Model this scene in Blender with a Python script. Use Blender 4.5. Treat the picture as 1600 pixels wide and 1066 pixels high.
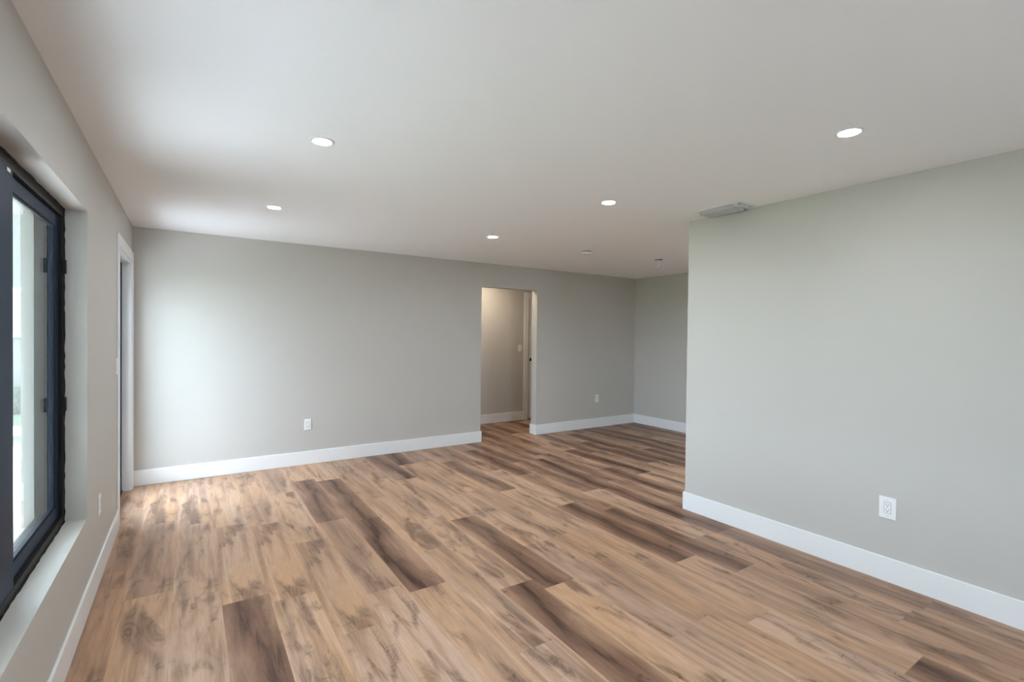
import bpy, bmesh, math, random
from mathutils import Matrix, Vector

# ------------------------------------------------------------------ clear
for o in list(bpy.data.objects):
    bpy.data.objects.remove(o, do_unlink=True)
SC = bpy.context.scene
COL = SC.collection
PI = math.pi

# ------------------------------------------------------------------ room measures (metres)
H = 2.44            # ceiling
XL = -0.443         # left wall face
YB = 5.768          # back wall face
XR = 3.523          # right partition face
YP = 2.632          # far end of the partition
XA = 6.316          # side wall of the alcove
YR = -2.60          # rear wall (behind the camera)
BBH, BBT = 0.1495, 0.014
WT = 0.125          # inner wall thickness
HALL = 6.915        # far wall of the hall
OX0, OX1, OZ = 3.312, 4.247, 2.121     # hall opening in the back wall
WY0, WY1, WZ0, WZ1 = 1.25, 3.335, 0.482, 2.082   # window opening
DY0, DY1, DZ = 4.662, 5.665, 2.10      # glazed door opening

# ------------------------------------------------------------------ camera
F_PX = 762.2487
yaw, pitch, roll, CAMZ = 0.5842, -0.0125, 0.0111, 1.4661
fwd = Vector((math.sin(yaw)*math.cos(pitch), math.cos(yaw)*math.cos(pitch), math.sin(pitch)))
rgt = Vector((math.cos(yaw), -math.sin(yaw), 0))
upv = rgt.cross(fwd)
r2 = math.cos(roll)*rgt + math.sin(roll)*upv
u2 = r2.cross(fwd)
cam = bpy.data.cameras.new('camera')
cam.sensor_width = 36.0
cam.lens = F_PX/1600*36
cam.clip_start = 0.02
co = bpy.data.objects.new('camera', cam)
co.matrix_world = Matrix(((r2.x, u2.x, -fwd.x, 0), (r2.y, u2.y, -fwd.y, 0), (r2.z, u2.z, -fwd.z, CAMZ), (0, 0, 0, 1)))
COL.objects.link(co)
SC.camera = co

# ------------------------------------------------------------------ world, daylight, exposure
SKY_STRENGTH = 18.0
w = bpy.data.worlds.new('world')
SC.world = w
w.use_nodes = True
bg = w.node_tree.nodes['Background']
bg.inputs[0].default_value = (0.76, 0.94, 1.13, 1)
bg.inputs[1].default_value = SKY_STRENGTH
SUN_STRENGTH = 112.0
sl_ = bpy.data.lights.new('sun', 'SUN')
sl_.energy = SUN_STRENGTH
sl_.angle = math.radians(8)
sl_.color = (0.98, 0.99, 1.03)
so2 = bpy.data.objects.new('sun', sl_)
so2.rotation_euler = Vector((0.06, -0.56, -0.83)).to_track_quat('-Z', 'Y').to_euler()
COL.objects.link(so2)
SC.view_settings.view_transform = 'Standard'
SC.view_settings.look = 'None'
SC.view_settings.gamma = 1
SC.view_settings.use_curve_mapping = False
SC.view_settings.exposure = 0.15
LAMP_STRENGTH = 345.0
HALL_LAMP = 690.0
FILL_STRENGTH = 44.0
try:
    SC.cycles.use_denoising = True
    SC.cycles.max_bounces = 14
    SC.cycles.diffuse_bounces = 8
    SC.cycles.transparent_max_bounces = 16
    SC.cycles.sample_clamp_indirect = 8
    SC.cycles.caustics_reflective = False
    SC.cycles.caustics_refractive = False
except Exception:
    pass

def portal(name, loc, rot, sx, sy):
    l = bpy.data.lights.new(name, 'AREA')
    l.shape = 'RECTANGLE'; l.size = sx; l.size_y = sy
    l.cycles.is_portal = True
    o = bpy.data.objects.new(name, l)
    o.location = loc; o.rotation_euler = rot
    COL.objects.link(o)
# sky portals: they give no light of their own, they only aim samples at the openings
portal('window_portal', (-0.72, (WY0+WY1)/2, (WZ0+WZ1)/2), (0, -PI/2, 0), WZ1-WZ0, WY1-WY0)
portal('door_portal', (-0.72, (DY0+DY1)/2, DZ/2), (0, -PI/2, 0), DZ, DY1-DY0)
portal('rear_portal', (1.55, YR-0.28, 1.29), (PI/2, 0, 0), 0.7, 1.6)

# ------------------------------------------------------------------ materials
def nodes(name):
    m = bpy.data.materials.new(name)
    m.use_nodes = True
    nt = m.node_tree
    b = nt.nodes['Principled BSDF']
    return m, nt, b

def N(nt, typ, **kw):
    n = nt.nodes.new(typ)
    for k, v in kw.items():
        setattr(n, k, v)
    return n

def L(nt, a, b):
    nt.links.new(a, b)

def simple(name, col, rough=0.5, spec=0.5, metal=0.0, bump=None, var=0.0, vscale=3.0):
    m, nt, b = nodes(name)
    b.inputs['Base Color'].default_value = (*col, 1)
    b.inputs['Roughness'].default_value = rough
    b.inputs['Specular IOR Level'].default_value = spec
    b.inputs['Metallic'].default_value = metal
    tc = N(nt, 'ShaderNodeTexCoord')
    if var:
        no = N(nt, 'ShaderNodeTexNoise'); no.inputs['Scale'].default_value = vscale; no.inputs['Detail'].default_value = 4
        L(nt, tc.outputs['Object'], no.inputs['Vector'])
        mr = N(nt, 'ShaderNodeMapRange'); mr.inputs['To Min'].default_value = 1-var; mr.inputs['To Max'].default_value = 1+var
        L(nt, no.outputs['Fac'], mr.inputs['Value'])
        mx = N(nt, 'ShaderNodeMix', data_type='RGBA', blend_type='MULTIPLY')
        mx.inputs[0].default_value = 1
        mx.inputs[6].default_value = (*col, 1)
        L(nt, mr.outputs[0], mx.inputs[7])
        L(nt, mx.outputs[2], b.inputs['Base Color'])
    if bump:
        sc, st = bump
        n2 = N(nt, 'ShaderNodeTexNoise'); n2.inputs['Scale'].default_value = sc; n2.inputs['Detail'].default_value = 3
        L(nt, tc.outputs['Object'], n2.inputs['Vector'])
        bp = N(nt, 'ShaderNodeBump'); bp.inputs['Strength'].default_value = st; bp.inputs['Distance'].default_value = 0.002
        L(nt, n2.outputs['Fac'], bp.inputs['Height'])
        L(nt, bp.outputs[0], b.inputs['Normal'])
    return m

M = {}
M['wall'] = simple('wall_paint', (0.525, 0.503, 0.465), 0.6, 0.25, bump=(90, 0.12), var=0.02, vscale=1.3)
M['ceiling'] = simple('ceiling_paint', (0.89, 0.89, 0.895), 0.8, 0.15, bump=(60, 0.15), var=0.01, vscale=1.0)
M['trim'] = simple('white_trim_paint', (0.80, 0.80, 0.79), 0.38, 0.4)
M['white_plastic'] = simple('white_plastic', (0.82, 0.82, 0.81), 0.32, 0.5)
M['white_metal'] = simple('white_enamel', (0.78, 0.78, 0.77), 0.4, 0.4)
M['gap_shadow'] = simple('gap_shadow_grey', (0.18, 0.18, 0.18), 0.5, 0.4)  # shade in the plate recesses, set as a dark grey colour
M['slot'] = simple('slot_black', (0.05, 0.05, 0.05), 0.6, 0.2)
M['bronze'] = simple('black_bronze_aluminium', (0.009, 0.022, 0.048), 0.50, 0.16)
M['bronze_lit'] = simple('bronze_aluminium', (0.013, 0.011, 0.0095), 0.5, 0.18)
M['black'] = simple('black_hardware', (0.006, 0.006, 0.006), 0.5, 0.2)
M['rubber'] = simple('black_gasket', (0.012, 0.012, 0.012), 0.7, 0.2)
M['alu'] = simple('aluminium', (0.6, 0.6, 0.6), 0.35, 0.5, metal=0.9)
M['screw'] = simple('painted_screw', (0.6, 0.6, 0.6), 0.4, 0.5)
M['copper'] = simple('copper_wire', (0.6, 0.3, 0.15), 0.35, 0.5, metal=0.9)
M['concrete'] = simple('porch_concrete', (0.62, 0.62, 0.61), 0.85, 0.2, bump=(25, 0.3), var=0.12, vscale=2)
M['dark_ground'] = simple('dark_ground_grey', (0.16, 0.165, 0.17), 0.85, 0.2, bump=(25, 0.3), var=0.12, vscale=2)
M['stucco'] = simple('exterior_stucco', (0.34, 0.34, 0.33), 0.9, 0.1, bump=(50, 0.5), var=0.05)
M['house_glass'] = simple('far_pane_sky', (0.22, 0.30, 0.38), 0.1, 0.5)  # reflected sky put into the base colour of the pane
M['louvre'] = simple('vent_louvre_shade', (0.52, 0.52, 0.52), 0.45, 0.4)  # white blades greyed so the colour carries their shade
M['foliage'] = simple('hedge_leaves', (0.055, 0.075, 0.045), 0.7, 0.2, var=0.35, vscale=9)
M['shingle'] = simple('grey_shingle', (0.22, 0.21, 0.2), 0.9, 0.1, var=0.2, vscale=6)

def glass_mat(name, tint):
    m = bpy.data.materials.new(name)
    m.use_nodes = True
    nt = m.node_tree
    nt.nodes.clear()
    out = N(nt, 'ShaderNodeOutputMaterial')
    tr = N(nt, 'ShaderNodeBsdfTransparent'); tr.inputs[0].default_value = (*tint, 1)
    gl = N(nt, 'ShaderNodeBsdfGlossy'); gl.inputs['Roughness'].default_value = 0.0
    gl.inputs['Color'].default_value = (0.97, 0.99, 1.0, 1)
    lw = N(nt, 'ShaderNodeLayerWeight'); lw.inputs['Blend'].default_value = 0.5
    pw = N(nt, 'ShaderNodeMath', operation='POWER'); pw.inputs[1].default_value = 5
    L(nt, lw.outputs['Facing'], pw.inputs[0])
    ma = N(nt, 'ShaderNodeMath', operation='MULTIPLY_ADD'); ma.inputs[1].default_value = 0.96; ma.inputs[2].default_value = 0.04
    L(nt, pw.outputs[0], ma.inputs[0])
    mx = N(nt, 'ShaderNodeMixShader')
    L(nt, ma.outputs[0], mx.inputs[0]); L(nt, tr.outputs[0], mx.inputs[1]); L(nt, gl.outputs[0], mx.inputs[2])
    L(nt, mx.outputs[0], out.inputs['Surface'])
    return m
M['clear_glass'] = glass_mat('door_glass', (0.925, 0.935, 0.945))
M['glass'] = glass_mat('window_glass', (0.93, 0.955, 0.96))

def emit(name, col, strength):
    m = bpy.data.materials.new(name)
    m.use_nodes = True
    nt = m.node_tree
    b = nt.nodes['Principled BSDF']
    b.inputs['Base Color'].default_value = (0.9, 0.9, 0.88, 1)
    b.inputs['Emission Color'].default_value = (*col, 1)
    b.inputs['Emission Strength'].default_value = strength
    return m
M['lens'] = emit('led_lens', (0.92, 0.985, 1.05), LAMP_STRENGTH)
M['hall_lens'] = emit('hall_led_lens', (1.0, 0.84, 0.66), HALL_LAMP)

def siding_mat():
    m, nt, b = nodes('beige_lap_siding')
    tc = N(nt, 'ShaderNodeTexCoord')
    sp = N(nt, 'ShaderNodeSeparateXYZ'); L(nt, tc.outputs['Object'], sp.inputs[0])
    mu = N(nt, 'ShaderNodeMath', operation='MULTIPLY'); mu.inputs[1].default_value = 1/0.2
    L(nt, sp.outputs['Z'], mu.inputs[0])
    fr = N(nt, 'ShaderNodeMath', operation='FRACT'); L(nt, mu.outputs[0], fr.inputs[0])
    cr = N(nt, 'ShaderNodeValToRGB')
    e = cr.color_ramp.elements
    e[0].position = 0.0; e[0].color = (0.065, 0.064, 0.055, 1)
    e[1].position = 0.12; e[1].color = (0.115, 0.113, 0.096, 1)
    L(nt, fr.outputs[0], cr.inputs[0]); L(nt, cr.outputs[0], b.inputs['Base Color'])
    b.inputs['Roughness'].default_value = 0.8
    return m
M['siding'] = siding_mat()

def lawn_mat():
    m, nt, b = nodes('lawn_grass')
    tc = N(nt, 'ShaderNodeTexCoord')
    n1 = N(nt, 'ShaderNodeTexNoise'); n1.inputs['Scale'].default_value = 1.2; n1.inputs['Detail'].default_value = 8
    L(nt, tc.outputs['Object'], n1.inputs['Vector'])
    cr = N(nt, 'ShaderNodeValToRGB')
    e = cr.color_ramp.elements
    e[0].position = 0.3; e[0].color = (0.035, 0.055, 0.025, 1)
    e[1].position = 0.7; e[1].color = (0.07, 0.10, 0.05, 1)
    L(nt, n1.outputs['Fac'], cr.inputs[0]); L(nt, cr.outputs[0], b.inputs['Base Color'])
    b.inputs['Roughness'].default_value = 0.9
    return m
M['lawn'] = lawn_mat()

def floor_mat():
    """vinyl oak planks: UV = metres along the plank (u across, v along); colour attribute plank = (seed, tone, warmth)"""
    m, nt, b = nodes('oak_vinyl_planks')
    uv = N(nt, 'ShaderNodeUVMap', uv_map='plank_uv')
    at = N(nt, 'ShaderNodeVertexColor', layer_name='plank')
    sc = N(nt, 'ShaderNodeSeparateColor'); L(nt, at.outputs['Color'], sc.inputs[0])
    seed, tone, warm = sc.outputs[0], sc.outputs[1], sc.outputs[2]
    sx = N(nt, 'ShaderNodeSeparateXYZ'); L(nt, uv.outputs[0], sx.inputs[0])
    u, v = sx.outputs[0], sx.outputs[1]

    def math_(op, a, b_=None, c=None, clamp=False):
        n = N(nt, 'ShaderNodeMath', operation=op); n.use_clamp = clamp
        for i, x in enumerate((a, b_, c)):
            if x is None: continue
            if isinstance(x, (int, float)): n.inputs[i].default_value = x
            else: L(nt, x, n.inputs[i])
        return n.outputs[0]
    so = math_('MULTIPLY', seed, 173.0)

    def vec(us, vs, off):
        c = N(nt, 'ShaderNodeCombineXYZ')
        L(nt, math_('MULTIPLY', u, us), c.inputs[0])
        L(nt, math_('MULTIPLY', v, vs), c.inputs[1])
        L(nt, math_('ADD', so, off), c.inputs[2])
        return c.outputs[0]

    def noise(us, vs, off, detail=3, rough=0.55, dist=0.0):
        n = N(nt, 'ShaderNodeTexNoise'); n.inputs['Scale'].default_value = 1.0
        n.inputs['Detail'].default_value = detail; n.inputs['Roughness'].default_value = rough
        n.inputs['Distortion'].default_value = dist
        L(nt, vec(us, vs, off), n.inputs['Vector'])
        return n.outputs['Fac']

    def step(x, lo, hi, smooth=True):
        n = N(nt, 'ShaderNodeMapRange'); n.clamp = True
        if smooth: n.interpolation_type = 'SMOOTHSTEP'
        n.inputs['From Min'].default_value = lo; n.inputs['From Max'].default_value = hi
        L(nt, x, n.inputs['Value'])
        return n.outputs[0]

    def mix(fac, a, b_, blend='MIX'):
        n = N(nt, 'ShaderNodeMix', data_type='RGBA', blend_type=blend); n.clamp_factor = True
        if isinstance(fac, (int, float)): n.inputs[0].default_value = fac
        else: L(nt, fac, n.inputs[0])
        for i, x in ((6, a), (7, b_)):
            if isinstance(x, tuple): n.inputs[i].default_value = (*x, 1)
            else: L(nt, x, n.inputs[i])
        return n.outputs[2]

    big = noise(8.0, 2.0, 0.0, 3, 0.55, 0.7)         # smoky patches
    mid = noise(20.0, 1.2, 11.0, 4, 0.6, 0.3)        # stripes along the plank
    tint = noise(4.0, 0.9, 23.0, 2)
    grain = noise(230.0, 8.0, 31.0, 4, 0.65)
    pores = noise(520.0, 34.0, 37.0, 2, 0.6)
    cont = noise(6.0, 1.5, 41.0, 1, 0.4, 0.5)        # contour field of the cathedral figure
    rings = math_('SINE', math_('MULTIPLY', cont, 170.0))
    rings = step(rings, -0.3, 1.0)
    edge = math_('MULTIPLY', math_('MULTIPLY', u, math_('SUBTRACT', PW, u)), 4/(PW*PW))   # 0 at the long edges, 1 in the middle
    figure = math_('MULTIPLY', step(big, 0.50, 0.66), step(edge, 0.0, 0.6))
    # base tans
    col = mix(step(tint, 0.35, 0.65), FLOOR_TAN, FLOOR_PINK)
    col = mix(math_('MULTIPLY', warm, 0.6), col, FLOOR_WARM)
    col = mix(math_('MULTIPLY', step(mid, 0.45, 0.68), 0.70), col, FLOOR_MID)
    col = mix(math_('MULTIPLY', math_('MULTIPLY', step(noise(5.5, 1.1, 97.0, 3, 0.55, 0.5), 0.46, 0.66), step(edge, 0.0, 0.5)), 0.50), col, FLOOR_HAZE)
    # smoky dark figure with rings inside it
    fig = math_('MULTIPLY', figure, math_('ADD', math_('MULTIPLY', rings, 0.22), 0.58))
    col = mix(fig, col, FLOOR_SMOKE)
    core = math_('MULTIPLY', step(noise(14.0, 7.0, 47.0, 4, 0.65, 1.0), 0.56, 0.70), step(big, 0.46, 0.60))
    col = mix(math_('MULTIPLY', core, 0.55), col, FLOOR_KNOT)
    # pale streaks
    pale = step(noise(34.0, 1.6, 53.0, 3, 0.5, 0.4), 0.56, 0.74)
    col = mix(math_('MULTIPLY', pale, 0.45), col, FLOOR_PALE)
    # dark planks: brown with an almost black heart streak that wanders along the plank and fades to one side
    uc = math_('MULTIPLY', math_('ADD', -0.35, math_('MULTIPLY', noise(0.0, 1.0, 61.0, 2), 1.7)), PW)
    du = math_('ABSOLUTE', math_('SUBTRACT', u, uc))
    du = math_('ADD', du, math_('MULTIPLY', math_('SUBTRACT', noise(26.0, 2.8, 63.0, 5, 0.7, 0.6), 0.5), 0.17))
    heart = math_('SUBTRACT', 1.0, step(du, -0.012, 0.045))
    wide = math_('SUBTRACT', 1.0, step(du, 0.035, 0.150))
    dk = mix(math_('ADD', math_('MULTIPLY', heart, 0.80), math_('MULTIPLY', step(mid, 0.45, 0.70), 0.30)), FLOOR_DARK, FLOOR_HEART)
    col = mix(math_('MULTIPLY', tone, math_('ADD', 0.45, math_('MULTIPLY', wide, 0.55))), col, dk)
    # knots with short cross cracks
    vo = N(nt, 'ShaderNodeTexVoronoi'); vo.inputs['Scale'].default_value = 1.0; vo.inputs['Randomness'].default_value = 1.0
    L(nt, vec(5.0, 2.6, 71.0), vo.inputs['Vector'])
    vs = N(nt, 'ShaderNodeSeparateColor'); L(nt, vo.outputs['Color'], vs.inputs[0])
    wob = math_('ADD', vo.outputs['Distance'], math_('MULTIPLY', math_('SUBTRACT', noise(60.0, 40.0, 73.0, 3), 0.5), 0.40))
    knot = math_('MULTIPLY', math_('SUBTRACT', 1.0, step(wob, -0.02, 0.13)), math_('GREATER_THAN', vs.outputs[0], 0.45))
    col = mix(math_('MULTIPLY', knot, 0.75), col, FLOOR_KNOT)
    crk = step(noise(12.0, 62.0, 83.0, 3, 0.55, 1.0), 0.62, 0.74)
    crk = math_('MULTIPLY', crk, step(big, 0.48, 0.62))
    col = mix(math_('MULTIPLY', crk, 0.75), col, FLOOR_KNOT)
    # fine grain
    g = step(grain, 0.28, 0.72, False)
    gm = N(nt, 'ShaderNodeMapRange'); gm.inputs['To Min'].default_value = 0.84; gm.inputs['To Max'].default_value = 1.14
    L(nt, g, gm.inputs['Value'])
    col = mix(1.0, col, gm.outputs[0], 'MULTIPLY')
    pm = N(nt, 'ShaderNodeMapRange'); pm.inputs['To Min'].default_value = 0.90; pm.inputs['To Max'].default_value = 1.08
    L(nt, pores, pm.inputs['Value'])
    col = mix(1.0, col, pm.outputs[0], 'MULTIPLY')
    # joints (painted bevel of the click edge)
    e1 = math_('LESS_THAN', u, 0.0009)
    e2 = math_('GREATER_THAN', u, PW-0.0009)
    e3 = math_('LESS_THAN', v, 0.0014)
    j = math_('MAXIMUM', math_('MAXIMUM', e1, e2), e3)
    col = mix(math_('MULTIPLY', j, 0.30), col, (0.06, 0.035, 0.025))
    L(nt, col, b.inputs['Base Color'])
    rg = N(nt, 'ShaderNodeMapRange'); rg.inputs['To Min'].default_value = 0.36; rg.inputs['To Max'].default_value = 0.50
    L(nt, grain, rg.inputs['Value']); L(nt, rg.outputs[0], b.inputs['Roughness'])
    b.inputs['Specular IOR Level'].default_value = 0.30
    bp = N(nt, 'ShaderNodeBump'); bp.inputs['Strength'].default_value = 0.10; bp.inputs['Distance'].default_value = 0.001
    L(nt, grain, bp.inputs['Height']); L(nt, bp.outputs[0], b.inputs['Normal'])
    return m
PW, PLEN = 0.224, 1.22
FLOOR_TAN = (0.56, 0.345, 0.21)
FLOOR_PINK = (0.56, 0.37, 0.265)
FLOOR_WARM = (0.51, 0.283, 0.148)
FLOOR_HAZE = (0.225, 0.140, 0.098)
FLOOR_MID = (0.32, 0.18, 0.106)
FLOOR_SMOKE = (0.145, 0.08, 0.052)
FLOOR_PALE = (0.66, 0.47, 0.34)
FLOOR_DARK = (0.185, 0.095, 0.060)
FLOOR_HEART = (0.034, 0.0145, 0.009)
FLOOR_KNOT = (0.065, 0.032, 0.02)
M['floor'] = floor_mat()

# ------------------------------------------------------------------ mesh helpers
def box(bm, x0, x1, y0, y1, z0, z1):
    v = [bm.verts.new(p) for p in ((x0, y0, z0), (x1, y0, z0), (x1, y1, z0), (x0, y1, z0),
                                   (x0, y0, z1), (x1, y0, z1), (x1, y1, z1), (x0, y1, z1))]
    for f in ((0, 3, 2, 1), (4, 5, 6, 7), (0, 1, 5, 4), (1, 2, 6, 5), (2, 3, 7, 6), (3, 0, 4, 7)):
        bm.faces.new([v[i] for i in f])

def lathe(bm, prof, seg=40, axis='Z', center=(0, 0, 0)):
    """revolve (radius, height) points; radius 0 closes the shape"""
    rings = []
    cx, cy, cz = center
    def P(r, h, a):
        c, s = math.cos(a)*r, math.sin(a)*r
        if axis == 'Z': return (cx+c, cy+s, cz+h)
        if axis == 'Y': return (cx+c, cy+h, cz+s)
        return (cx+h, cy+c, cz+s)
    for r, h in prof:
        if r < 1e-6:
            rings.append([bm.verts.new(P(0, h, 0))])
        else:
            rings.append([bm.verts.new(P(r, h, 2*PI*i/seg)) for i in range(seg)])
    for a, b in zip(rings[:-1], rings[1:]):
        for i in range(seg):
            j = (i+1) % seg
            if len(a) == 1 and len(b) == 1: continue
            if len(a) == 1: bm.faces.new((a[0], b[j], b[i]))
            elif len(b) == 1: bm.faces.new((a[i], a[j], b[0]))
            else: bm.faces.new((a[i], a[j], b[j], b[i]))

def tube(bm, pts, r, seg=10):
    pts = [Vector(p) for p in pts]
    rings = []
    for i, p in enumerate(pts):
        d = (pts[min(i+1, len(pts)-1)] - pts[max(i-1, 0)]).normalized()
        a = d.cross(Vector((0.31, 0.87, 0.21))).normalized()
        c = d.cross(a)
        rings.append([bm.verts.new(p + r*(math.cos(2*PI*k/seg)*a + math.sin(2*PI*k/seg)*c)) for k in range(seg)])
    for A, B in zip(rings[:-1], rings[1:]):
        for i in range(seg):
            j = (i+1) % seg
            bm.faces.new((A[i], A[j], B[j], B[i]))
    bm.faces.new(rings[0][::-1]); bm.faces.new(rings[-1])

def obj(name, bm, mat, parent=None, bevel=0.0, smooth=False, seg=2):
    bmesh.ops.recalc_face_normals(bm, faces=bm.faces[:])
    me = bpy.data.meshes.new(name)
    bm.to_mesh(me); bm.free()
    me.materials.append(M[mat] if isinstance(mat, str) else mat)
    o = bpy.data.objects.new(name, me)
    COL.objects.link(o)
    if parent: o.parent = parent
    if bevel:
        md = o.modifiers.new('bevel', 'BEVEL'); md.width = bevel; md.segments = seg; md.limit_method = 'ANGLE'
    if smooth:
        for p in me.polygons: p.use_smooth = True
        md = o.modifiers.new('edge_split', 'EDGE_SPLIT'); md.split_angle = math.radians(35)
    return o

def boxes(name, lst, mat, parent=None, bevel=0.0):
    bm = bmesh.new()
    for b in lst: box(bm, *b)
    return obj(name, bm, mat, parent, bevel)

def tag(o, label, cat, group=None, kind=None):
    o['label'] = label; o['category'] = cat
    if group: o['group'] = group
    if kind: o['kind'] = kind
    return o

def thing(name, label, cat, loc=(0, 0, 0), rz=0.0, group=None, kind=None):
    o = bpy.data.objects.new(name, None)
    o.empty_display_size = 0.1
    COL.objects.link(o)
    o.location = loc; o.rotation_euler = (0, 0, rz)
    return tag(o, label, cat, group, kind)

def struct(o, label, cat):
    return tag(o, label, cat, kind='structure')

def dup(root, loc, rz, label):
    """copy a thing with its parts and sub-parts"""
    r = root.copy(); COL.objects.link(r)
    r.location = loc; r.rotation_euler = (0, 0, rz); r['label'] = label
    for ch in list(root.children):
        c = ch.copy(); COL.objects.link(c); c.parent = r
        for g in list(ch.children):
            d = g.copy(); COL.objects.link(d); d.parent = c
    return r

# ------------------------------------------------------------------ floor
random.seed(21)
# y of a plank joint in each row (the joints repeat every plank length)
JOINT = {-2: 2.55, -1: 3.34, 0: 4.408, 1: 3.01, 2: 2.90, 3: 3.62, 4: 3.93, 5: 3.82, 6: 3.05, 7: 2.352, 8: 3.445,
         9: 2.75, 10: 1.55, 11: 2.62, 12: 3.25, 13: 2.966, 14: 2.20, 15: 0.953, 16: 3.55}
# planks that are clearly dark in the floor: (row, y inside the plank)
DARK = {(1, 2.4): 1.0, (4, 4.5): .85, (5, 4.4): .9, (5, 3.2): 1.0, (8, 2.8): .95, (7, 1.8): .95, (12, 2.6): .9, (13, 2.3): .85,
        (15, 1.5): .6, (12, 0.3): 1.0, (13, 3.6): .45, (8, 5.3): .8, (11, 4.3): .7, (13, 4.8): .9, (15, 3.2): .9, (17, 3.4): .9,
        (16, 4.3): .7, (18, 4.6): .95, (20, 4.1): .95, (21, 4.9): .9, (14, 5.4): .8, (23, 4.4): .9, (24, 5.0): .9, (19, 5.5): .8,
        (17, 5.9): .5, (18, 6.4): .8, (22, 6.4): .8, (15, 6.2): .5, (25, 4.0): .8, (16, 2.5): .5, (10, 6.0): .4, (14, 0.9): .35}
fx0, fx1, fy0, fy1 = -0.70, 6.60, -2.72, 7.20
bm = bmesh.new()
uvl = bm.loops.layers.uv.new('plank_uv')
cl = bm.loops.layers.float_color.new('plank')
k0 = math.floor((fx0+0.075)/PW); k1 = math.floor((fx1+0.075)/PW)
prev = {}
for k in range(k0, k1+1):
    xa, xb = -0.075+PW*k, -0.075+PW*(k+1)
    j0 = JOINT.get(k, random.random()*PLEN)
    n = math.floor((fy0-j0)/PLEN)
    y = j0+n*PLEN
    idx = 0
    while y < fy1:
        ya, yb = y, y+PLEN
        t = random.choice((0.0, 0.0, 0.05, 0.1, 0.2, 0.3))
        if ya > 2.6 and k >= 13 or ya > 4.6 and k >= 8: t = random.choice((0.1, 0.35, 0.6, 0.9, 1.0))
        for (kk, yy), tv in DARK.items():
            if kk == k and ya <= yy < yb: t = tv
        if random.random() < 0.28 and idx in prev: sd = prev[idx]      # two neighbours with the same print
        else: sd = random.randint(1, 60)/61
        prev[idx] = sd
        wm = random.random()
        cx0, cx1, cy0, cy1 = max(xa, fx0), min(xb, fx1), max(ya, fy0), min(yb, fy1)
        if cx1 > cx0 and cy1 > cy0:
            q = [bm.verts.new(p) for p in ((cx0, cy0, 0), (cx1, cy0, 0), (cx1, cy1, 0), (cx0, cy1, 0))]
            f = bm.faces.new(q)
            for lp in f.loops:
                x_, y_, _ = lp.vert.co
                lp[uvl].uv = (x_-xa, y_-ya)
                lp[cl] = (sd, t, wm, 1)
        y += PLEN; idx += 1
me = bpy.data.meshes.new('floor')
bmesh.ops.remove_doubles(bm, verts=bm.verts[:], dist=1e-5)
bm.to_mesh(me); bm.free()
me.materials.append(M['floor'])
fl = bpy.data.objects.new('floor', me)
COL.objects.link(fl)
struct(fl, 'wood plank floor in mixed tan and dark brown oak', 'floor')
so_ = boxes('floor_slab', [(fx0, fx1, fy0, fy1, -0.15, -0.004)], 'concrete', fl)

# ------------------------------------------------------------------ walls and ceiling
struct(boxes('ceiling', [(-0.70, 6.60, -2.72, 7.10, H, H+0.12)], 'ceiling'), 'flat white painted ceiling over the whole room', 'ceiling')
XO = -0.693
struct(boxes('wall_left', [
    (XO, XL, YR, WY0, 0, H), (XO, XL, WY0, WY1, 0, WZ0), (XO, XL, WY0, WY1, WZ1, H),
    (XO, XL, WY1, DY0, 0, H), (XO, XL, DY0, DY1, DZ, H), (XO, XL, DY1, 7.05, 0, H)], 'wall'),
    'grey painted wall on the left around the black framed window', 'wall')
struct(boxes('wall_back', [
    (XL, OX0, YB, YB+WT, 0, H), (OX0, OX1, YB, YB+WT, OZ, H), (OX1, XA+0.12, YB, YB+WT, 0, H)], 'wall'),
    'grey painted far wall with the open passage to the hall', 'wall')
struct(boxes('wall_right', [(XR, XR+0.12, YR, YP, 0, H)], 'wall'), 'grey partition wall on the right that ends in a free corner', 'wall')
struct(boxes('wall_alcove', [(XA, XA+0.12, 0.6, YB, 0, H)], 'wall'), 'grey side wall of the alcove behind the partition corner', 'wall')
struct(boxes('wall_front', [(XR+0.12, XA, 0.6, 0.72, 0, H)], 'wall'), 'wall closing the alcove behind the partition', 'wall')
struct(boxes('wall_rear', [
    (XL, 1.20, YR-0.12, YR, 0, H), (1.90, XR, YR-0.12, YR, 0, H), (1.20, 1.90, YR-0.12, YR, 0, 0.48), (1.20, 1.90, YR-0.12, YR, 2.1, H)], 'wall'),
    'wall behind the camera with the added window opening', 'wall')
struct(boxes('wall_hall', [(1.9, 4.905, HALL, HALL+0.12, 0, H), (4.905, 5.70, HALL, HALL+0.12, 2.115, H), (5.70, XA+0.12, HALL, HALL+0.12, 0, H)], 'wall'),
       'wall across the hall seen through the open passage', 'wall')
struct(boxes('leak_blocker', [(4.70, 5.90, HALL+0.16, HALL+0.22, 0, H)], 'wall'), 'added backing behind the hall door that stops sky light leaking in', 'wall')  # unseen backing added to block sky light under the door
struct(boxes('wall_hall_end', [(1.9, 2.0, YB+WT, HALL, 0, H)], 'wall'), 'end wall of the hall', 'wall')
struct(boxes('wall_hall_side', [(XA+0.02, XA+0.12, YB+WT, HALL, 0, H)], 'wall'), 'other end wall of the hall', 'wall')

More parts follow.
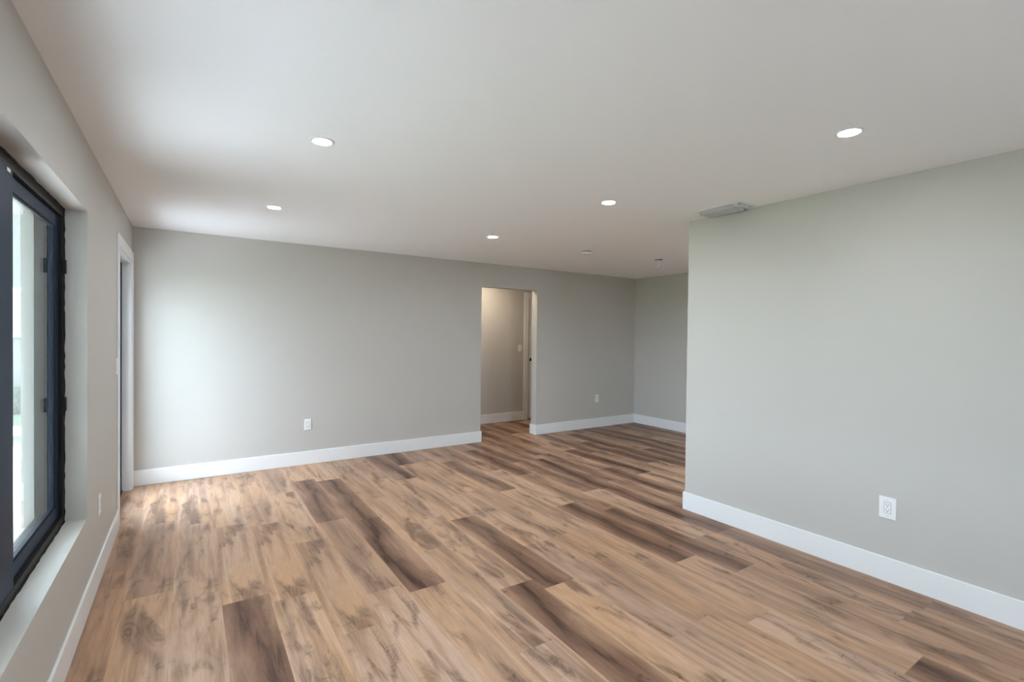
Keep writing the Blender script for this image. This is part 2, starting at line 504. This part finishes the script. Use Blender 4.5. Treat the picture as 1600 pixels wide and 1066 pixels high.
# ------------------------------------------------------------------ baseboards
def baseboard(name, lst, label):
    return struct(boxes(name, lst, 'trim', bevel=0.005), label, 'baseboard')
T = BBT
baseboard('baseboard_left', [(XL, XL+T, YR, DY0-0.0875, 0, BBH)], 'white baseboard under the window along the left wall')
baseboard('baseboard_back', [(XL, OX0+T, YB-T, YB, 0, BBH), (OX0, OX0+T, YB, YB+WT, 0, BBH)], 'white baseboard along the far wall left of the passage')
baseboard('baseboard_pier', [(OX1-T, XA, YB-T, YB, 0, BBH), (OX1-T, OX1, YB, YB+WT+T, 0, BBH)], 'white baseboard wrapping the wall right of the passage')
baseboard('baseboard_alcove', [(XA-T, XA, 0.72, YB-T, 0, BBH)], 'white baseboard along the alcove side wall')
baseboard('baseboard_right', [(XR-T, XR, YR, YP+T, 0, BBH), (XR, XR+0.12, YP, YP+T, 0, BBH)], 'white baseboard along the partition on the right')
baseboard('baseboard_hall', [(2.0, 4.815, HALL-T, HALL, 0, BBH)], 'white baseboard across the hall beyond the passage')

# ------------------------------------------------------------------ window_1 (sliding window in the left wall)
win = thing('window_1', 'wide sliding window with black metal frame in the left wall', 'window', ((XO+XL)/2, (WY0+WY1)/2, WZ0), kind='structure')
ox, oy, oz = win.location
def wl(lst): return [(a-ox, b-ox, c-oy, d-oy, e-oz, f-oz) for a, b, c, d, e, f in lst]
g = 0.004
fx_a, fx_b = -0.640, -0.534
boxes('window_frame', wl([
    (fx_a, fx_b, WY0+g, WY1-g, WZ0+0.002, WZ0+0.040), (fx_a, fx_b, WY0+g, WY1-g, WZ1-0.044, WZ1-0.002),
    (fx_a, fx_b, WY0+g, WY0+0.032, WZ0+0.04, WZ1-0.044), (fx_a, fx_b, WY1-0.032, WY1-g, WZ0+0.04, WZ1-0.044),
    # track ribs at head and sill
        (-0.640, -0.580, WY0+0.03, WY1-0.03, WZ0+0.040, WZ0+0.050)]),
    'bronze_lit', win, 0.0015)
# bead of sealant between frame and plaster, uneven
random.seed(3)
bm = bmesh.new()
def bead(p0, p1, n, r):
    pts = []
    for i in range(n+1):
        t = i/n
        pts.append(Vector(p0).lerp(Vector(p1), t) + Vector((random.uniform(-.002, .002), 0, random.uniform(-.002, .002))))
    tube(bm, pts, r, 6)
for p0, p1 in (((fx_b, WY0, WZ0+0.002), (fx_b, WY1, WZ0+0.002)), ((fx_b, WY0, WZ1-0.002), (fx_b, WY1, WZ1-0.002)), ((fx_b, WY1-0.002, WZ0), (fx_b, WY1-0.002, WZ1))):
    bead((p0[0]-ox, p0[1]-oy, p0[2]-oz), (p1[0]-ox, p1[1]-oy, p1[2]-oz), 60, 0.005)
obj('sealant', bm, 'rubber', win)
def sash(name, x0, x1, ya, yb, stile_a, stile_b, za, zb, gx):
    s = boxes(name, wl([
        (x0, x1, ya, ya+stile_a, za, zb), (x0, x1, yb-stile_b, yb, za, zb),
        (x0, x1, ya+stile_a, yb-stile_b, za, za+0.062), (x0, x1, ya+stile_a, yb-stile_b, zb-0.058, zb)]), 'bronze', win, 0.002)
    boxes('glass_pane', wl([(gx-0.003, gx+0.003, ya+stile_a-0.008, yb-stile_b+0.008, za+0.052, zb-0.050)]), 'glass', s)
    boxes('glazing_bead', wl([
        (gx+0.0032, gx+0.010, ya+stile_a, ya+stile_a+0.010, za+0.062, zb-0.058), (gx+0.0032, gx+0.010, yb-stile_b-0.010, yb-stile_b, za+0.062, zb-0.058),
        (gx+0.0032, gx+0.010, ya+stile_a+0.010, yb-stile_b-0.010, za+0.062, za+0.072), (gx+0.0032, gx+0.010, ya+stile_a+0.010, yb-stile_b-0.010, zb-0.068, zb-0.058)]), 'bronze_lit', s)
    return s
sash('fixed_sash', -0.576, -0.551, 2.20, WY1-0.030, 0.06, 0.062, WZ0+0.042, WZ1-0.046, -0.566)
front = sash('sliding_sash', -0.549, -0.531, WY0+0.034, 2.462, 0.06, 0.17, WZ0+0.048, WZ1-0.046, -0.5455)
# two keepers on the far jamb, and the top guide of the sliding sash
for z in (1.786, 1.090):
    boxes('latch_keeper', wl([(-0.536, -0.522, WY1-0.040, WY1-0.006, z-0.035, z+0.035)]), 'black', win, 0.002)
boxes('sash_guide', wl([(-0.531, -0.5275, 2.385, 2.42, WZ1-0.066, WZ1-0.052)]), 'alu', front, 0.001)

# ------------------------------------------------------------------ door_1 (glazed door in the left wall)
dr = thing('door_1', 'black framed glass door with white casing at the far end of the left wall', 'door', (XL, (DY0+DY1)/2, 0), kind='structure')
dx, dy, dz = dr.location
def dl(lst): return [(a-dx, b-dx, c-dy, d-dy, e-dz, f-dz) for a, b, c, d, e, f in lst]
cw, ct = 0.087, 0.010
boxes('door_casing', dl([(XL, XL+ct, DY0-cw, DY0, 0, DZ+cw), (XL, XL+ct, DY1, DY1+cw, 0, DZ+cw), (XL, XL+ct, DY0, DY1, DZ, DZ+cw)]), 'trim', dr, 0.002)
boxes('door_jamb', dl([(-0.640, XL+0.001, DY0, DY0+0.018, 0, DZ), (-0.640, XL+0.001, DY1-0.018, DY1, 0, DZ), (-0.640, XL+0.001, DY0+0.018, DY1-0.018, DZ-0.018, DZ)]), 'trim', dr, 0.001)
ds = boxes('door_slab', dl([
    (-0.556, -0.511, DY0+0.021, DY0+0.115, 0.012, DZ-0.022), (-0.556, -0.511, DY1-0.115, DY1-0.021, 0.012, DZ-0.022),
    (-0.556, -0.511, DY0+0.115, DY1-0.115, 0.012, 0.16), (-0.556, -0.511, DY0+0.115, DY1-0.115, DZ-0.12, DZ-0.022)]), 'bronze', dr, 0.002)
boxes('glass_pane', dl([(-0.537, -0.531, DY0+0.108, DY1-0.108, 0.15, DZ-0.112)]), 'clear_glass', ds)
bm = bmesh.new()
lathe(bm, [(0, 0.0), (0.026, 0.0), (0.026, 0.006), (0.011, 0.010), (0.011, 0.035), (0.026, 0.045), (0.028, 0.060), (0.018, 0.070), (0, 0.072)], 24, 'X', (-0.511-dx, DY0+0.068-dy, 0.98))
obj('door_knob', bm, 'black', ds, smooth=True)
boxes('threshold', dl([(-0.640, -0.505, DY0+0.018, DY1-0.018, 0, 0.009)]), 'bronze_lit', dr, 0.002)

# ------------------------------------------------------------------ door_2 (white door across the hall)
d2 = thing('door_2', 'white hall door with black knob seen past the passage jamb', 'door', (5.30, HALL, 0), kind='structure')
c0 = 4.905
def hl(lst): return [(a-5.30, b-5.30, c-HALL, d-HALL, e, f) for a, b, c, d, e, f in lst]
boxes('door_casing', hl([(c0-0.09, c0, HALL-0.018, HALL, 0, 2.205), (5.70, 5.79, HALL-0.018, HALL, 0, 2.205), (c0, 5.70, HALL-0.018, HALL, 2.115, 2.205)]), 'trim', d2, 0.003)
boxes('door_jamb', hl([(c0, c0+0.016, HALL-0.002, HALL+0.12, 0, 2.115), (5.684, 5.70, HALL-0.002, HALL+0.12, 0, 2.115), (c0+0.016, 5.684, HALL-0.002, HALL+0.12, 2.10, 2.115)]), 'trim', d2)
sl = boxes('door_slab', hl([(c0+0.019, 5.681, HALL+0.004, HALL+0.040, 0.012, 2.097)]), 'trim', d2, 0.002)
bm = bmesh.new()
lathe(bm, [(0, 0), (0.030, 0), (0.030, -0.008), (0.012, -0.012), (0.012, -0.035), (0.026, -0.044), (0.028, -0.058), (0.018, -0.068), (0, -0.070)], 24, 'Y', (c0+0.070-5.30, 0.004, 1.04))
obj('door_knob', bm, 'black', sl, smooth=True)

# ------------------------------------------------------------------ fill_window (added behind the camera to let fill daylight in)
w2 = thing('fill_window', 'added white framed window behind the camera for fill daylight', 'window', (1.55, YR-0.06, 0.48), kind='structure')
def w2l(lst): return [(a-1.55, b-1.55, c-(YR-0.06), d-(YR-0.06), e-0.48, f-0.48) for a, b, c, d, e, f in lst]
boxes('window_frame', w2l([(1.203, 1.25, YR-0.10, YR-0.04, 0.483, 2.097), (1.85, 1.897, YR-0.10, YR-0.04, 0.483, 2.097), (1.25, 1.85, YR-0.10, YR-0.04, 0.483, 0.53),
                           (1.25, 1.85, YR-0.10, YR-0.04, 2.05, 2.097), (1.25, 1.85, YR-0.10, YR-0.04, 1.26, 1.30)]), 'trim', w2)
boxes('glass_pane', w2l([(1.25, 1.85, YR-0.073, YR-0.067, 0.53, 2.05)]), 'glass', w2)
# ------------------------------------------------------------------ recessed downlights
def downlight(label, loc, lens):
    t = thing('recessed_downlight', label, 'ceiling light', loc, group='recessed ceiling lights')
    bm = bmesh.new()
    lathe(bm, [(0.0445, -0.0005), (0.0450, -0.0045), (0.0480, -0.0055), (0.0575, -0.0035), (0.0600, 0.0)], 56)
    obj('trim_ring', bm, 'white_metal', t, smooth=True)
    bm = bmesh.new()
    lathe(bm, [(0.0446, -0.001), (0.0446, -0.0040), (0.036, -0.0062), (0.018, -0.0072), (0, -0.0075)], 56)
    obj('lens', bm, lens, t, smooth=True)
    return t
dl0 = downlight('round recessed light nearest the window wall, largest of the two on the left', (0.56, 2.615, H), 'lens')
dup(dl0, (0.548, 4.205, H), 0, 'small round recessed light near the far left corner of the ceiling')
dup(dl0, (2.512, 4.166, H), 0, 'small round recessed light in front of the hall passage')
dup(dl0, (2.542, 2.59, H), 0, 'round recessed light to the left of the ceiling vent')
dup(dl0, (2.592, 1.058, H), 0, 'round recessed light high above the right partition wall')
dup(dl0, (0.57, 1.04, H), 0, 'round recessed light overhead beside the camera')
M['panel'] = emit('fill_panel_glow', (0.82, 1.0, 1.18), FILL_STRENGTH)
pl_ = thing('added_fill_panel', 'added square fill light on the alcove ceiling, hidden behind the partition', 'ceiling light', (4.75, 1.55, H))  # added unseen fill lamp that brightens the alcove
boxes('panel_frame', [(-0.32, 0.32, -0.32, -0.30, -0.02, 0), (-0.32, 0.32, 0.30, 0.32, -0.02, 0), (-0.32, -0.30, -0.30, 0.30, -0.02, 0), (0.30, 0.32, -0.30, 0.30, -0.02, 0)], 'white_metal', pl_)
boxes('fill_diffuser', [(-0.30, 0.30, -0.30, 0.30, -0.014, -0.004)], 'panel', pl_)
hlt = downlight('warm recessed light in the hall ceiling past the passage', (3.85, 6.36, H), 'hall_lens')

# ------------------------------------------------------------------ smoke detector
sd_ = thing('smoke_detector', 'round white smoke detector on the ceiling near the alcove', 'smoke detector', (3.80, 4.21, H))
bm = bmesh.new(); lathe(bm, [(0, 0), (0.066, 0), (0.066, -0.008), (0.050, -0.009)], 40); obj('mounting_plate', bm, 'white_plastic', sd_, smooth=True)
bm = bmesh.new(); lathe(bm, [(0.052, -0.008), (0.052, -0.017)], 40); obj('shadow_band', bm, 'slot', sd_)  # shadow line above the housing, put in as a black band
bm = bmesh.new(); lathe(bm, [(0.048, -0.0165), (0.060, -0.017), (0.062, -0.022), (0.056, -0.036), (0.046, -0.041), (0, -0.042)], 40); obj('housing', bm, 'white_plastic', sd_, smooth=True)
bm = bmesh.new(); lathe(bm, [(0.012, -0.0415), (0.011, -0.045), (0, -0.0455)], 20, center=(0.018, 0.0, 0)); obj('test_button', bm, 'white_plastic', sd_, smooth=True)

# ------------------------------------------------------------------ bare wiring at the ceiling of the alcove
wb = thing('ceiling_wiring', 'bare wires with white connectors hanging from a dark ceiling box', 'wiring', (4.96, 4.152, H))
bm = bmesh.new(); lathe(bm, [(0, -0.002), (0.050, -0.002), (0.052, 0.0)], 32); obj('junction_box', bm, 'slot', wb, smooth=True)
boxes('mounting_bar', [(-0.060, 0.060, -0.009, 0.009, -0.007, -0.0022)], 'alu', wb, 0.001)
def wire(name, pts, nut):
    bm = bmesh.new(); tube(bm, pts, 0.0034, 8); wv = obj(name, bm, 'white_plastic', wb, smooth=True)
    bm = bmesh.new()
    x, y, z = pts[-1]
    lathe(bm, [(0, 0.006), (0.007, 0.004), (0.010, -0.008), (0.0115, -0.026), (0.007, -0.032), (0, -0.033)], 14, center=(x, y, z))
    obj('wire_nut', bm, 'white_plastic', wv, smooth=True)
wire('wire', [(-0.012, 0.0, -0.004), (-0.018, 0.0, -0.03), (-0.016, 0.004, -0.055), (-0.020, 0.004, -0.078)], 1)
wire('wire', [(0.006, -0.004, -0.004), (0.008, -0.006, -0.022), (0.002, -0.006, -0.040), (-0.004, -0.004, -0.052)], 1)

# ------------------------------------------------------------------ ceiling vent
vt = thing('ceiling_vent', 'white rectangular louvred air vent on the ceiling beside the partition', 'air vent', (3.385, 2.21, H))
hx, hy = 0.128, 0.192
boxes('vent_frame', [(-hx, hx, -hy, -hy+0.026, -0.006, 0), (-hx, hx, hy-0.026, hy, -0.006, 0), (-hx, -hx+0.026, -hy+0.026, hy-0.026, -0.006, 0), (hx-0.026, hx, -hy+0.026, hy-0.026, -0.006, 0)], 'white_metal', vt, 0.002)
boxes('duct_opening', [(-hx+0.026, hx-0.026, -hy+0.026, hy-0.026, -0.0012, 0)], 'slot', vt)
ya, yb = -hy+0.062, hy-0.028
def louvre(x0, slope):
    bm = bmesh.new()
    sect = [(x0 + slope*0.040*i/6, -0.002 - 0.030*math.sin(i/6*PI/2)) for i in range(7)]
    A = [bm.verts.new((x, ya, z)) for x, z in sect]; B = [bm.verts.new((x, yb, z)) for x, z in sect]
    for i in range(6): bm.faces.new((A[i], A[i+1], B[i+1], B[i]))
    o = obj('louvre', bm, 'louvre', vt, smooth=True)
    md = o.modifiers.new('thickness', 'SOLIDIFY'); md.thickness = 0.0014
    return o
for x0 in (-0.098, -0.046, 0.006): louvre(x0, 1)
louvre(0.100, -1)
for i in range(8):
    x = -0.092+i*0.0262
    boxes('end_vane', [(x-0.0035, x+0.0035, -hy+0.030, -hy+0.060, -0.014, -0.0015)], 'white_metal', vt)
boxes('divider', [(-0.1, 0.1, -hy+0.0605, -hy+0.0625, -0.020, -0.0015)], 'white_metal', vt)

# ------------------------------------------------------------------ outlets and switches (plate faces local -Y)
def plate_bm(wd, ht, th=0.0055):
    bm = bmesh.new(); box(bm, -wd/2, wd/2, -th, 0, -ht/2, ht/2); return bm
def outlet(label, loc, rz, wd, ht):
    t = thing('wall_outlet', label, 'power outlet', loc, rz, group='white wall outlets')
    obj('cover_plate', plate_bm(wd, ht), 'white_plastic', t, 0.0025, seg=3)
    boxes('recess_line', [(-0.0180, 0.0180, -0.0058, -0.0050, -0.0345, 0.0345)], 'gap_shadow', t)
    rc = boxes('receptacle', [(-0.0165, 0.0165, -0.0075, -0.005, -0.033, 0.033)], 'white_plastic', t, 0.001)
    bm = bmesh.new()
    for zc in (0.0165, -0.0165):
        box(bm, -0.0075, -0.0055, -0.0079, -0.0070, zc-0.001, zc+0.009)
        box(bm, 0.0050, 0.0070, -0.0079, -0.0070, zc+0.000, zc+0.008)
        lathe(bm, [(0, -0.0079), (0.0030, -0.0079), (0.0030, -0.0070)], 12, 'Y', (-0.0003, 0, zc-0.0075))
    obj('socket_holes', bm, 'slot', rc)
    for zc in (0.0485, -0.0485):
        bm = bmesh.new(); lathe(bm, [(0, -0.0068), (0.0022, -0.0066), (0.0034, -0.0054)], 14, 'Y', (0, 0, zc)); obj('screw', bm, 'screw', t)
    return t
o0 = outlet('white duplex outlet low on the long far wall left of the passage', (1.100, YB, 0.445), 0, 0.072, 0.122)
dup(o0, (5.458, YB, 0.463), 0, 'small white outlet on the far wall right of the passage, above the baseboard')
dup(o0, (XL, 3.722, 0.440), PI/2, 'white outlet seen edge-on between window and glass door')
outlet('large white duplex outlet low on the right partition wall', (XR, 1.190, 0.447), -PI/2, 0.0875, 0.130)

def switch(label, loc, rz):
    t = thing('light_switch', label, 'light switch', loc, rz, group='white light switches')
    obj('cover_plate', plate_bm(0.070, 0.117), 'white_plastic', t, 0.0025, seg=3)
    boxes('recess_line', [(-0.0180, 0.0180, -0.0058, -0.0050, -0.0345, 0.0345)], 'gap_shadow', t)
    bm = bmesh.new()
    pr = [(-0.0052, -0.033), (-0.0105, -0.033), (-0.0072, 0.0), (-0.0062, 0.033), (-0.0052, 0.033)]
    A = [bm.verts.new((-0.0163, y, z)) for y, z in pr]; B = [bm.verts.new((0.0163, y, z)) for y, z in pr]
    for i in range(len(pr)-1): bm.faces.new((A[i], A[i+1], B[i+1], B[i]))
    bm.faces.new(A); bm.faces.new(B); bm.faces.new((A[0], B[0], B[-1], A[-1]))
    obj('rocker', bm, 'white_plastic', t)
    return t
s0 = switch('white rocker switch beside the glass door casing on the left wall', (XL, 4.530, 1.205), PI/2)
dup(s0, (4.735, HALL, 1.235), 0, 'white switch on the hall wall beside the white door')

# ------------------------------------------------------------------ outdoors beyond the glass
struct(boxes('ground_lawn', [(-60, XO-3.2, -40, 60, -0.32, -0.20), (XO-3.2, XO-0.01, 7.6, 60, -0.32, -0.20)], 'lawn'), 'green lawn outside the window', 'lawn')
struct(boxes('porch_floor', [(XO-3.2, XO-0.003, -6, 3.2, -0.30, -0.06), (XO-3.2, XO-0.85, 3.2, 7.6, -0.30, -0.06)], 'concrete'), 'pale concrete porch slab outside the window', 'porch')
struct(boxes('dark_strip', [(XO-0.85, XO-0.003, 3.2, 7.6, -0.30, -0.07)], 'dark_ground'), 'added dark ground strip that keeps the view through the glass dim', 'path')  # dark strip added so the ground by the glass does not blow out
struct(boxes('path', [(-12, XO-0.01, 10.6, 11.6, -0.21, -0.19)], 'concrete'), 'pale concrete path across the lawn', 'path')
struct(boxes('shade_roof', [(XO-3.4, XO, -6, 3.75, 2.46, 2.60), (XO-0.8, XO, 3.75, 11.5, 3.60, 3.72)], 'trim'), 'added white roof and eave that keep sun off the window side', 'shade roof')  # roof and eave added to shade the window and nearby ground
struct(boxes('sky_blocker_wall', [(XO-3.4, XO, 0.20, 0.34, -0.30, 2.46)], 'stucco'), 'added plastered wall out of view that blocks sky light beside the window', 'wall')  # unseen wall added to darken the window reveal
hs = thing('neighbour_house', 'beige sided house across the lawn seen through the window', 'house', (-6.0, 14.0, -0.2))
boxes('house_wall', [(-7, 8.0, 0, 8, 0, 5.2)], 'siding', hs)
boxes('house_roof', [(-7.5, 8.5, -0.6, 8.5, 5.2, 5.5)], 'shingle', hs)
hw = boxes('window_trim', [(2.55, 3.30, -0.05, 0, 1.50, 1.58), (2.50, 3.35, -0.09, 0, 2.42, 2.52), (2.55, 2.63, -0.05, 0, 1.58, 2.42), (3.22, 3.30, -0.05, 0, 1.58, 2.42)], 'trim', hs)
boxes('window_glass', [(2.63, 3.22, -0.03, -0.01, 1.58, 2.42)], 'house_glass', hw)
bm = bmesh.new()
random.seed(11)
for i in range(16):
    cx, cy, r = random.uniform(0.6, 5.2), random.uniform(-0.8, -0.35), random.uniform(0.24, 0.38)
    vs_ = bmesh.ops.create_icosphere(bm, subdivisions=4, radius=r, matrix=Matrix.Translation((cx, cy, r*0.85)))['verts']
    for v in vs_:
        d = (v.co-Vector((cx, cy, r*0.85))).normalized()
        v.co += d*random.uniform(-0.16, 0.16)*r
hd = obj('hedge', bm, 'foliage')
hd.location = hs.location
tag(hd, 'low green hedge growing along the neighbouring house wall', 'hedge', kind='stuff')
